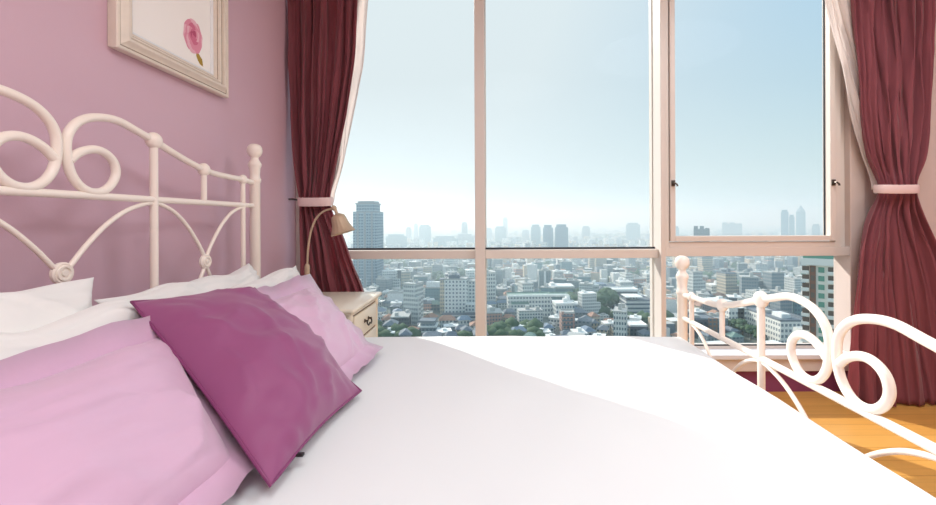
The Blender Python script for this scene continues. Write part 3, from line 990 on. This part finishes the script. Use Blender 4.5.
# beige tower and its neighbour
y = 470
t, w = landmark('apartment_tower', 'narrow grey-beige tower behind the long pale green building', 539, 550.5, y, 13)
h = top_h(271.5, y)
blk(t, 'body', -w / 2, w / 2, -6, 6, 0, h, FA['grey'], RF['concrete']); blk(t, 'plant_room', -w * .2, w * .2, -3, 3, h, h + 3, RF['concrete'])
blk(t, 'rib', -1, 1, -6.5, -6, 0, h, RF['white'])
y = 430
t, w = landmark('office_building', 'teal office block with a raised roof slab behind the long pale green building', 551, 573, y, 18)
h = top_h(289, y)
blk(t, 'body', -w / 2, w / 2, -9, 9, 0, h, FA['teal'], RF['concrete']); blk(t, 'roof_slab', -w / 2 - 1, w / 2 + 1, -10, 10, h + 1.3, h + 2.6, RF['white']); blk(t, 'lift_tower', -w / 2, -w / 2 + 4, -5, 5, h, h + 5, RF['white'])
# pink block
y = 306
t, w = landmark('apartment_building', 'pink five-storey block with grey balconies just above the duvet', 561, 574.5, y, 10)
h = top_h(314, y)
blk(t, 'body', -w / 2, w / 2, -5, 5, 0, h, FA['pink'], RF['concrete'])
for i in range(4): blk(t, 'balcony', -w / 2 + .5, w / 2 - 1.6, -6, -5, 2.6 + i * 3.2, 3.7 + i * 3.2, RF['grey'])
blk(t, 'stair_tower', -w / 2, -w / 2 + 2, -5.6, -5, 0, h + 1.6, FA['pink'])
# pair of towers under the transom
y = 640
t, w = landmark('apartment_tower', 'narrow cream tower just under the middle transom', 589.5, 594.5, y, 10)
h = top_h(256, y); blk(t, 'body', -w / 2, w / 2, -5, 5, 0, h, FA['beige'], RF['white']); blk(t, 'plant_room', -1.5, 1.5, -2, 2, h, h + 3, RF['white'])
t, w = landmark('apartment_tower', 'wide grey-beige tower next to the narrow cream one under the middle transom', 596, 606.5, y + 5, 14)
h = top_h(258, y); blk(t, 'body', -w / 2, w / 2, -7, 7, 0, h, FA['beige'], RF['concrete']); blk(t, 'plant_room', -w * .3, w * .1, -3, 3, h, h + 2.5, RF['concrete'])
# blue roofed hall
y = 460
t, w = landmark('market_hall', 'low hall with a bright blue roof beyond the dark clump of trees', 593, 605, y, 14)
h = top_h(284.5, y); blk(t, 'body', -w / 2, w / 2, -7, 7, 0, h - 2, FA['white']); blk(t, 'roof', -w / 2 - 1, w / 2 + 1, -8, 8, h - 2, h, RF['blue'])
# white frame office
y = 395
t, w = landmark('office_building', 'dark glazed block framed by white fins beside the dark clump of trees', 608, 638, y, 16)
h = top_h(291, y)
blk(t, 'body', -w / 2, w / 2, -8, 8, 0, h, FA['dark'], RF['white'])
for s in (-.5, -.28, .5): blk(t, 'fin', s * w - .8, s * w + .8, -9, -8, 0 if s != .5 else h * .4, h + .6, RF['white'])
blk(t, 'fascia', -w / 2, w / 2, -9, -8, h - 1, h + .8, RF['white'])
y = 350
t, w = landmark('office_building', 'banded office block with a white canopy left of the wide mullion', 626, 652, y, 20)
h = top_h(302, y); blk(t, 'body', -w / 2, w / 2, -10, 10, 0, h, FA['band'], RF['grey']); blk(t, 'canopy', -w * .5, w * .15, -10, 6, h + 3, h + 3.6, RF['white']); blk(t, 'lift_tower', -w * .25, 0, -4, 4, h, h + 3, FA['white'])
y = 296
t, w = landmark('warehouse', 'dark warehouse with a wide white roof just above the duvet', 631, 648.5, y, 18)
h = top_h(328, y); blk(t, 'body', -w / 2, w / 2, -7, 9, 0, h, FA['dark'], RF['white']); blk(t, 'lean_to', -w / 2 - 12, -w / 2, -6, 8, 0, h * .8, FA['beige'], RF['grey'])
blk(t, 'loading_door', -2, 2, -7.3, -7, 0, 4, RF['grey'])
y = 318
t, w = landmark('terrace_houses_block', 'terracotta tiled row building in front of the dark clump of trees', 607, 625, y, 12)
t.name = 'tiled_hall'
h = top_h(325, y); blk(t, 'body', -w / 2, w / 2, -6, 6, 0, h, FA['beige'])
bm = bmesh.new()
vs = [bm.verts.new(p) for p in ((-w / 2 - .6, -6.8, h - .2), (w / 2 + .6, -6.8, h - .2), (w / 2 + .6, 6.8, h - .2), (-w / 2 - .6, 6.8, h - .2), (-w / 2 - .6, 0, h + 3.4), (w / 2 + .6, 0, h + 3.4))]
for q in ((0, 1, 5, 4), (2, 3, 4, 5), (0, 4, 3), (1, 2, 5), (0, 3, 2, 1)): bm.faces.new([vs[i] for i in q])
obj('roof', bm, RF['tile'], t)
# dark grey pair near the footboard post
y = 292
t, w = landmark('office_building', 'dark brown-grey block seen through the footboard bars by the tall post', 694, 716, y, 16)
h = top_h(321, y); blk(t, 'body', -w / 2, w / 2, -8, 8, 0, h, FA['dark'], RF['grey']); blk(t, 'side_block', w * .12, w / 2, -10, -8, 0, h + 1.5, FA['brown']); blk(t, 'plant_room', -w * .4, -w * .1, -3, 3, h, h + 2, RF['concrete'])
# white long complex: near corner at u=780
yc = 276
xc = (780 - 495) / F * yc
hh = top_h(323, yc)
t = tag(empty('hospital_building', (xc + 9, yc + 22, G)), 'long white block with rows of square windows behind the footboard scroll', 'building')
TAKEN.append((xc + 9, yc + 12, 16)); TAKEN.append((xc + 9, yc + 34, 16))
blk(t, 'body', -9, 9, -22, 22, 0, hh, FA['office'], RF['grey'])
blk(t, 'rear_wing', -16, -9, 14, 30, 0, hh, FA['office'], RF['concrete'])
blk(t, 'plant_room', -3, 3, -14, -4, hh + .4, hh + 3, RF['white'])
blk(t, 'plant_room', -4, 1, 2, 12, hh + .4, hh + 2.5, RF['concrete'])
blk(t, 'end_wing', 9, 18, -16, 20, 0, hh - 2, FA['teal'], RF['grey'])
y = 312
t, w = landmark('office_building', 'small white block just beyond the row of street trees', 729, 744, y, 11, r=8)
h = top_h(310.5, y); blk(t, 'body', -w / 2, w / 2, -5.5, 5.5, 0, h, FA['office'], RF['white']); blk(t, 'plant_room', -1.5, 1.5, -2, 2, h, h + 2, RF['concrete'])

# the near condominium by the right jamb: white with brown recesses, balconies and green panes
y = 152
x0 = (801 - 495) / F * y
W_, D_ = 22.0, 18.0
t = tag(empty('condominium_tower', (x0 + 14.2, y - .7, G), math.radians(-42)), 'white balconied high-rise with green panes close to the window jamb', 'building')
TAKEN.append((x0 + 14, y - .7, 18))
h = top_h(266, y)
blk(t, 'body', -W_ / 2 + 1.2, W_ / 2, -D_ / 2 + 1.4, D_ / 2, 0, h, FA['condo'], RF['concrete'])
blk(t, 'parapet', -W_ / 2, W_ / 2, -D_ / 2, D_ / 2, h, h + 2.4, M['railing'])
blk(t, 'glass_screen', -W_ / 2 + .4, W_ / 2 - .4, -D_ / 2 + .4, -D_ / 2 + .6, h + 2.4, h + 3.8, M['greenglass'])
fy = -D_ / 2
for i in range(12):
    z1 = h - i * 3.0
    for k, (a, b_) in enumerate(((0.0, 2.2), (7.3, 9.8), (14, 18))):
        bm = bmesh.new()
        box(bm, -W_ / 2 + a, -W_ / 2 + b_, fy - .2, fy + 1.4, z1 - 3.0, z1 - 2.8)
        box(bm, -W_ / 2 + a, -W_ / 2 + b_, fy - .2, fy - .05, z1 - 2.8, z1 - 1.9)
        if a == 0: box(bm, -W_ / 2 - .1, -W_ / 2 + .05, fy - .2, fy + 5, z1 - 3.0, z1 - 1.9)
        o = obj('balcony', bm, M['railing'], t)
        bm = bmesh.new(); box(bm, -W_ / 2 + a + .1, -W_ / 2 + b_ - .1, fy + 1.32, fy + 1.38, z1 - 2.8, z1 - .5); obj('balcony_door', bm, M['shade'], o)
    bm = bmesh.new(); box(bm, -W_ / 2 + 4.7, -W_ / 2 + 6.4, fy + 1.25, fy + 1.42, z1 - 2.5, z1 - .7); obj('window', bm, M['greenglass'], t)
for a, b_ in ((2.3, 4.0), (9.9, 10.6), (12.5, 13.8)):
    blk(t, 'brown_panel', -W_ / 2 + a, -W_ / 2 + b_, fy + .9, fy + 1.45, 0, h - .3, M['brownpanel'])
for i in range(12):
    z1 = h - i * 3.0
    bm = bmesh.new(); box(bm, -W_ / 2 + 2.6, -W_ / 2 + 3.7, fy + .82, fy + .92, z1 - 2.4, z1 - .6); obj('window', bm, M['shade'], t)

# skyline towers in the haze
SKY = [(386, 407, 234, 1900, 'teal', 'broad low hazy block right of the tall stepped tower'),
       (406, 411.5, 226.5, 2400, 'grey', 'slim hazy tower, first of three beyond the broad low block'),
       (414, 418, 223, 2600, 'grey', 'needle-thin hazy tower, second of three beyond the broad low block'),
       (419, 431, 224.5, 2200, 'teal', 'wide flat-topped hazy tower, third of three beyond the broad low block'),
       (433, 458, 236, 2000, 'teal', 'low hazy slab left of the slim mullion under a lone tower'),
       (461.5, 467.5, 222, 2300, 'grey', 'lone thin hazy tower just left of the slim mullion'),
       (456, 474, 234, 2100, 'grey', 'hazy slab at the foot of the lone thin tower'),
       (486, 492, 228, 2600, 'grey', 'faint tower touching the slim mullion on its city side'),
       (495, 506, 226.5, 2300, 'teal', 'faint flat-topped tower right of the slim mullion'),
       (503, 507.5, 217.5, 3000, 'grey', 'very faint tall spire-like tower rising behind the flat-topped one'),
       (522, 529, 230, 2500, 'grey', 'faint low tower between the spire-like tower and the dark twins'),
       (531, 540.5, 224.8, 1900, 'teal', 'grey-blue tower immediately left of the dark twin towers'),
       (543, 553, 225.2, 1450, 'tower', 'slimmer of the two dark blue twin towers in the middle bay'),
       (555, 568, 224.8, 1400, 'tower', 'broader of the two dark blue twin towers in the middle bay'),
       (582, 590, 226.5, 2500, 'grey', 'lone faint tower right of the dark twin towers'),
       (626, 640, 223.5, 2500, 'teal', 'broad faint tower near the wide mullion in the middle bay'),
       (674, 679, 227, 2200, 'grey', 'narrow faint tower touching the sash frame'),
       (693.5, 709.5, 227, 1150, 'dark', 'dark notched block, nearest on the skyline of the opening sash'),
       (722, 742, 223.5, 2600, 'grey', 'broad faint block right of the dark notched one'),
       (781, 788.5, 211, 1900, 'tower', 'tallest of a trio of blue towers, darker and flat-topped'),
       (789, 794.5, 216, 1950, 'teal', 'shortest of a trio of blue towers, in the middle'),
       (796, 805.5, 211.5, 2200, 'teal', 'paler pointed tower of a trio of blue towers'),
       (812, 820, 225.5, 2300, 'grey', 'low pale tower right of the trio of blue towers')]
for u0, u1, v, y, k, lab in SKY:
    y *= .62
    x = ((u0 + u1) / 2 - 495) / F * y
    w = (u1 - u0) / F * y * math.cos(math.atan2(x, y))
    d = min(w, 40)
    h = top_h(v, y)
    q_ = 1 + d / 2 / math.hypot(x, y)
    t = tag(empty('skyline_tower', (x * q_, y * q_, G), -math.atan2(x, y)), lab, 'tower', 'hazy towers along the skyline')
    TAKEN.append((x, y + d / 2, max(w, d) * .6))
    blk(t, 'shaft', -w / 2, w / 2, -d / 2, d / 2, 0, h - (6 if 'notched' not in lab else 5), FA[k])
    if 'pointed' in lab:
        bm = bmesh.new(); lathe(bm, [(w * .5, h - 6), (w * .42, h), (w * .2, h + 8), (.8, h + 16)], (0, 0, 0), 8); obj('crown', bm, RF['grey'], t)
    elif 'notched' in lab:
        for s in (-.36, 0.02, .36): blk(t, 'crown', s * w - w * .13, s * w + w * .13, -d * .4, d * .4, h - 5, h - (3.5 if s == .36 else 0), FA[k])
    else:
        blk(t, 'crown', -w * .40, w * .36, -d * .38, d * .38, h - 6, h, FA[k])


def bay(u): return 'left' if u < 480 else ('middle' if u < 664 else 'sash')


BAY = {'left': 'through the bay by the left curtain', 'middle': 'through the middle bay', 'sash': 'through the bay under the sash'}

# trees that show as single clumps
tm = None


def tree(x, y, r, h, label, group=None, name='tree', seed=0):
    q = random.Random(seed)
    root = tag(empty(name, (x, y, G)), label, 'tree', group)
    bm = bmesh.new(); lathe(bm, [(r * .09, 0), (r * .06, h * .6)], (0, 0, 0), 8); obj('trunk', bm, M['trunk'], root)
    bm = bmesh.new()
    for i in range(14):
        a, e = q.uniform(0, 6.28), q.uniform(-.3, 1)
        p = Vector((math.cos(a) * r * .6 * math.sqrt(1 - min(1, e * e) * .7), math.sin(a) * r * .6, h * .62 + e * h * .26))
        ball(bm, p, r * q.uniform(.36, .55), 2, (1, 1, .8))
    for v in bm.verts: v.co += Vector(noise.noise_vector(v.co * .7 + Vector((seed, 0, 0)))) * r * .14
    obj('foliage', bm, M['leaf'], root, 180)
    TAKEN.append((x, y, r * .8))


for i, (u, y, r, h) in enumerate(((599, 372, 9, 16), (606, 380, 11, 18), (612, 376, 8, 15))):
    tree((u - 495) / F * y, y, r, h, 'dark broad tree in the clump beside the white-finned block', 'dark clump of trees in the middle bay', seed=i)
for i in range(9):
    y = 279 + i * 4.2
    x = 173 - i * .2 + (i % 2) * 2.5 - 2
    tree(x, y, 3.4 + (i % 3) * .5, 8 + (i * 7 % 4), 'small green street tree in the row along the long white block', 'street trees along the long white block', seed=20 + i)

# mid-rise blocks: the ones nearest to the window, each an object of its own
proto = {}


def midrise(kind, k):
    """a few bodies per colour, shared by the copies"""
    key = (kind, k)
    if key in proto: return proto[key]
    q = random.Random(str(key))
    bm = bmesh.new()
    w, d, h = q.uniform(14, 24), q.uniform(12, 20), q.choice((9, 12, 13, 16, 16, 19, 22, 26))
    box(bm, -w / 2, w / 2, -d / 2, d / 2, 0, h, 0)
    box(bm, -w / 2 - .3, w / 2 + .3, -d / 2 - .3, d / 2 + .3, h, h + .9, 1)
    if q.random() < .6:
        w2 = w * q.uniform(.3, .5)
        box(bm, -w / 2, -w / 2 + w2, -d / 2 - q.uniform(3, 6), -d / 2, 0, h * q.uniform(.4, .8), 0)
    for i in range(q.randint(1, 3)):
        a, b_ = q.uniform(-w * .35, w * .35), q.uniform(-d * .3, d * .3)
        box(bm, a - 2, a + 2, b_ - 1.6, b_ + 1.6, h + .9, h + q.uniform(2.4, 4.4), 1)
    me = bpy.data.meshes.new('midrise_block')
    bmesh.ops.recalc_face_normals(bm, faces=bm.faces); bm.to_mesh(me); bm.free()
    me.materials.append(FA[kind]); me.materials.append(RF[q.choice(('concrete', 'white', 'concrete', 'grey'))])
    proto[key] = (me, max(w, d))
    return proto[key]


KW = {'white': 'white', 'grey': 'grey', 'beige': 'beige', 'teal': 'teal-grey', 'pink': 'pinkish', 'dark': 'dark grey'}
n = 0
tries = 0
while n < 270 and tries < 30000:
    tries += 1
    y = (330 if rnd.random() < .9 else 288) + 660 * rnd.random() ** 1.2
    u = rnd.uniform(352, 842)
    if 652 < u < 680: continue
    x = (u - 495) / F * y
    kind = rnd.choice(('white', 'white', 'white', 'grey', 'beige', 'grey', 'teal', 'pink', 'dark'))
    me, s = midrise(kind, rnd.randint(0, 3))
    sc = rnd.uniform(.55, .95)
    if not free(x, y, s * sc * .52): continue
    TAKEN.append((x, y, s * sc * .52))
    o = bpy.data.objects.new('apartment_block', me); COL.objects.link(o)
    o.location = (x, y, G); o.rotation_euler = (0, 0, rnd.choice((0, PI / 2)) + rnd.choice((-.35, .1, .2, .1)))
    o.scale = (sc, sc, rnd.uniform(.75, 1.25))
    b_ = bay(u)
    tag(o, '%s flat-roofed block in the dense city seen %s' % (KW[kind], BAY[b_]), 'building', '%s blocks %s' % (KW[kind], BAY[b_]))
    n += 1


# small houses: pitched or flat roofs
def house_mesh(k):
    q = random.Random(500 + k)
    bm = bmesh.new()
    w, d, h = q.uniform(7, 12), q.uniform(6, 9), q.uniform(4, 8)
    box(bm, -w / 2, w / 2, -d / 2, d / 2, 0, h, 0)
    if k % 3:
        e = .7
        vs = [bm.verts.new(p) for p in ((-w / 2 - e, -d / 2 - e, h), (w / 2 + e, -d / 2 - e, h), (w / 2 + e, d / 2 + e, h), (-w / 2 - e, d / 2 + e, h), (-w / 2 + d * .3, 0, h + 2.4), (w / 2 - d * .3, 0, h + 2.4))]
        for f in ((0, 1, 5, 4), (1, 2, 5), (2, 3, 4, 5), (3, 0, 4), (3, 2, 1, 0)):
            bm.faces.new([vs[i] for i in f]).material_index = 1
    else:
        box(bm, -w / 2 - .3, w / 2 + .3, -d / 2 - .3, d / 2 + .3, h, h + .6, 1)
        box(bm, -1.5, 1.5, -1.2, 1.2, h + .6, h + 2.2, 1)
    me = bpy.data.meshes.new('house')
    bmesh.ops.recalc_face_normals(bm, faces=bm.faces); bm.to_mesh(me); bm.free()
    me.materials.append(FA[q.choice(('white', 'beige', 'white', 'grey'))])
    rk = ('white', 'tile', 'grey', 'concrete', 'tile', 'green', 'white', 'grey', 'blue', 'concrete', 'grey', 'grey')[k]
    me.materials.append(RF[rk])
    return me, rk


HM = [house_mesh(k) for k in range(12)]
RW = {'white': 'white-roofed', 'tile': 'terracotta-roofed', 'grey': 'grey-roofed', 'concrete': 'pale grey-roofed', 'green': 'green-roofed', 'blue': 'blue-roofed'}
HT = []
cand = []
for i in range(26000):
    y = 281 + 3300 * rnd.random() ** 2.0
    u = rnd.uniform(350, 845)
    cand.append((y, u))
for i in range(5000):
    y = 130 + 1100 * rnd.random() ** 1.5
    u = rnd.uniform(60, 1150)
    if y < 281 or not 350 < u < 845: cand.append((y, u))
cand.sort()
n = 0
far_b = bmesh.new()
cell = {}
for y, u in cand:
    x = (u - 495) / F * y
    r = 6.2 if y < 900 else 6.5 + (y - 900) * .006
    key = (int(x // 30), int(y // 30))
    near = [p for a in (-1, 0, 1) for b_ in (-1, 0, 1) for p in cell.get((key[0] + a, key[1] + b_), ())]
    if any((x - a) ** 2 + (y - b_) ** 2 < (r + q) ** 2 for a, b_, q in near): continue
    if y < 1100 and not free(x, y, r * .8): continue
    if y < 281 and EYE - G - 9 < .30 * y and 300 < u < 900: continue
    # leave winding gaps for streets and trees
    if noise.noise(Vector((x * .012, y * .006, 2.))) > .30: continue
    cell.setdefault(key, []).append((x, y, r))
    if n < 290 and not (652 < u < 680) and y >= 281 and 350 < u < 845:
        k = rnd.randrange(12)
        me, rk = HM[k]
        o = bpy.data.objects.new('house', me); COL.objects.link(o)
        o.location = (x, y, G); o.rotation_euler = (0, 0, rnd.choice((0, PI / 2)) + rnd.choice((-.35, .1, .2, .1)))
        s = rnd.uniform(.85, 1.1); o.scale = (s, s, s * rnd.uniform(.8, 1.3))
        b_ = bay(u)
        tag(o, '%s small house seen %s' % (RW[rk], BAY[b_]), 'house', '%s houses %s' % (RW[rk], BAY[b_]))
        n += 1
    else:
        s = r * rnd.uniform(.65, .9)
        h = rnd.uniform(5, 10) if rnd.random() < .8 else rnd.uniform(12, 26)
        a = rnd.choice((-.35, .1, .2)) + rnd.choice((0, PI / 2))
        s2 = s * rnd.uniform(.7, 1.2)
        k0 = len(far_b.verts)
        ca, sa = math.cos(a), math.sin(a)
        vs = [far_b.verts.new((x + ca * p * s - sa * q * s2, y + sa * p * s + ca * q * s2, z)) for z in (G, G + h) for p, q in ((-1, -1), (1, -1), (1, 1), (-1, 1))]
        mi = rnd.randrange(4); ri = 4 + rnd.choice((0, 0, 1, 1, 1, 2, 3, 0))
        for q in ((0, 1, 5, 4), (1, 2, 6, 5), (2, 3, 7, 6), (3, 0, 4, 7)): far_b.faces.new([vs[i] for i in q]).material_index = mi
        far_b.faces.new(vs[4:8]).material_index = ri
plain = [mat('far_wall_%d' % i, c, .8) for i, c in enumerate((lin(222, 222, 218), lin(166, 172, 176), lin(206, 190, 168), lin(120, 132, 140)))]
o = obj('distant_rooftops', far_b, plain + [RF['concrete'], RF['white'], RF['tile'], RF['grey']])
tag(o, 'countless hazy low roofs of the city spreading to the horizon', 'city roofs', None, 'stuff')

tb = bmesh.new()
n = 0
while n < 900:
    y = 283 + 1900 * rnd.random() ** 1.7
    u = rnd.uniform(350, 845)
    x = (u - 495) / F * y
    if noise.noise(Vector((x * .012, y * .006, 2.))) < .16: continue
    if not free(x, y, 3): continue
    r = rnd.uniform(3.5, 6.5) * (1 + y / 2500)
    ball(tb, (x, y, G + r * .7), r, 1, (1, 1, rnd.uniform(.7, 1.1)))
    n += 1
for v in tb.verts: v.co += Vector(noise.noise_vector(v.co * .25)) * 1.2
tag(obj('tree_canopy', tb, M['leaf'], None, 180), 'patches of dark green tree tops between the city roofs', 'trees', None, 'stuff')

# the haze that lies over the city, from a little way off to the horizon
hz = bpy.data.materials.new('city_haze'); hz.use_nodes = True
nt = hz.node_tree; nt.nodes.remove(nt.nodes['Principled BSDF'])
vs_ = nt.nodes.new('ShaderNodeVolumeScatter')
vs_.inputs['Color'].default_value = (.76, .92, 1.0, 1)
vs_.inputs['Density'].default_value = .0011
vs_.inputs['Anisotropy'].default_value = .36
nt.links.new(vs_.outputs[0], nt.nodes['Material Output'].inputs['Volume'])
bm = bmesh.new(); box(bm, -8000, 8000, 215, 12000, G - 1, 70)
tag(obj('haze', bm, hz), 'pale blue haze lying over the city towards the horizon', 'haze', None, 'stuff')


# ------------------------------------------------------------------ light
SD = Vector((-.63 * math.cos(math.radians(32)), .776 * math.cos(math.radians(32)), math.sin(math.radians(32)))).normalized()   # towards the sun
sun = bpy.data.lights.new('sun', 'SUN'); sun.energy = 4.9; sun.angle = .012; sun.color = (1, .96, .90)
so = bpy.data.objects.new('sun', sun); COL.objects.link(so)
so.rotation_euler = SD.to_track_quat('Z', 'Y').to_euler()
so.location = SD * 30

for i, (x, y, e) in enumerate(((1.9, 1.0, 47), (.2, -.3, 37))):  # unseen fill discs just under the ceiling, added to brighten the room
    a = bpy.data.lights.new('added_fill_light', 'AREA'); a.shape = 'DISK'; a.size = 1.5; a.energy = e; a.color = (.91, .97, 1)
    o = bpy.data.objects.new('added_fill_light', a); COL.objects.link(o); o.location = (x, y, CZ - .03)

w = bpy.data.worlds.new('sky'); S.world = w; w.use_nodes = True
nt = w.node_tree; L = nt.links.new
bg = nt.nodes['Background']
tc = nt.nodes.new('ShaderNodeTexCoord')
nm = nt.nodes.new('ShaderNodeVectorMath'); nm.operation = 'NORMALIZE'; L(tc.outputs['Generated'], nm.inputs[0])
sp = nt.nodes.new('ShaderNodeSeparateXYZ'); L(nm.outputs[0], sp.inputs[0])
r1 = nt.nodes.new('ShaderNodeValToRGB'); L(sp.outputs[2], r1.inputs[0])
cr = r1.color_ramp
for p, c in ((0.0, (.66, .77, .78)), (.10, (.62, .76, .79)), (.22, (.54, .72, .82)), (.38, (.41, .64, .83)), (1.0, (.20, .42, .75))):
    e = cr.elements.new(p) if p not in (0.0, 1.0) else cr.elements[0 if p == 0 else -1]
    e.color = c + (1,)
dp = nt.nodes.new('ShaderNodeVectorMath'); dp.operation = 'DOT_PRODUCT'; L(nm.outputs[0], dp.inputs[0]); dp.inputs[1].default_value = SD
r2 = nt.nodes.new('ShaderNodeValToRGB'); L(dp.outputs['Value'], r2.inputs[0])
for p, c in ((0.0, 0), (.25, .05), (.50, .45), (.75, .95), (1.0, 1)):
    e = r2.color_ramp.elements.new(p) if p not in (0.0, 1.0) else r2.color_ramp.elements[0 if p == 0 else -1]
    e.color = (c, c, c, 1)
mx = nt.nodes.new('ShaderNodeMixRGB'); L(r2.outputs[0], mx.inputs[0]); L(r1.outputs[0], mx.inputs[1]); mx.inputs[2].default_value = (.81, .88, .91, 1)
L(mx.outputs[0], bg.inputs['Color'])
bg.inputs['Strength'].default_value = 1.0

# ------------------------------------------------------------------ camera and view
cam = bpy.data.cameras.new('camera')
cam.sensor_width = 36; cam.lens = 36 * F / 936
cam.shift_x = -27 / 936; cam.shift_y = -32.5 / 936
cam.clip_start = .02; cam.clip_end = 30000
co = bpy.data.objects.new('camera', cam); COL.objects.link(co)
co.matrix_world = Matrix.Translation((0, 0, EYE)) @ Matrix.Rotation(math.radians(90), 4, 'X') @ Matrix.Rotation(math.radians(-.25), 4, 'Z')
S.camera = co
S.cycles.volume_bounces = 2
S.view_settings.view_transform = 'Standard'
S.view_settings.look = 'None'
S.view_settings.exposure = 0
S.view_settings.gamma = 1
S.view_settings.use_curve_mapping = False
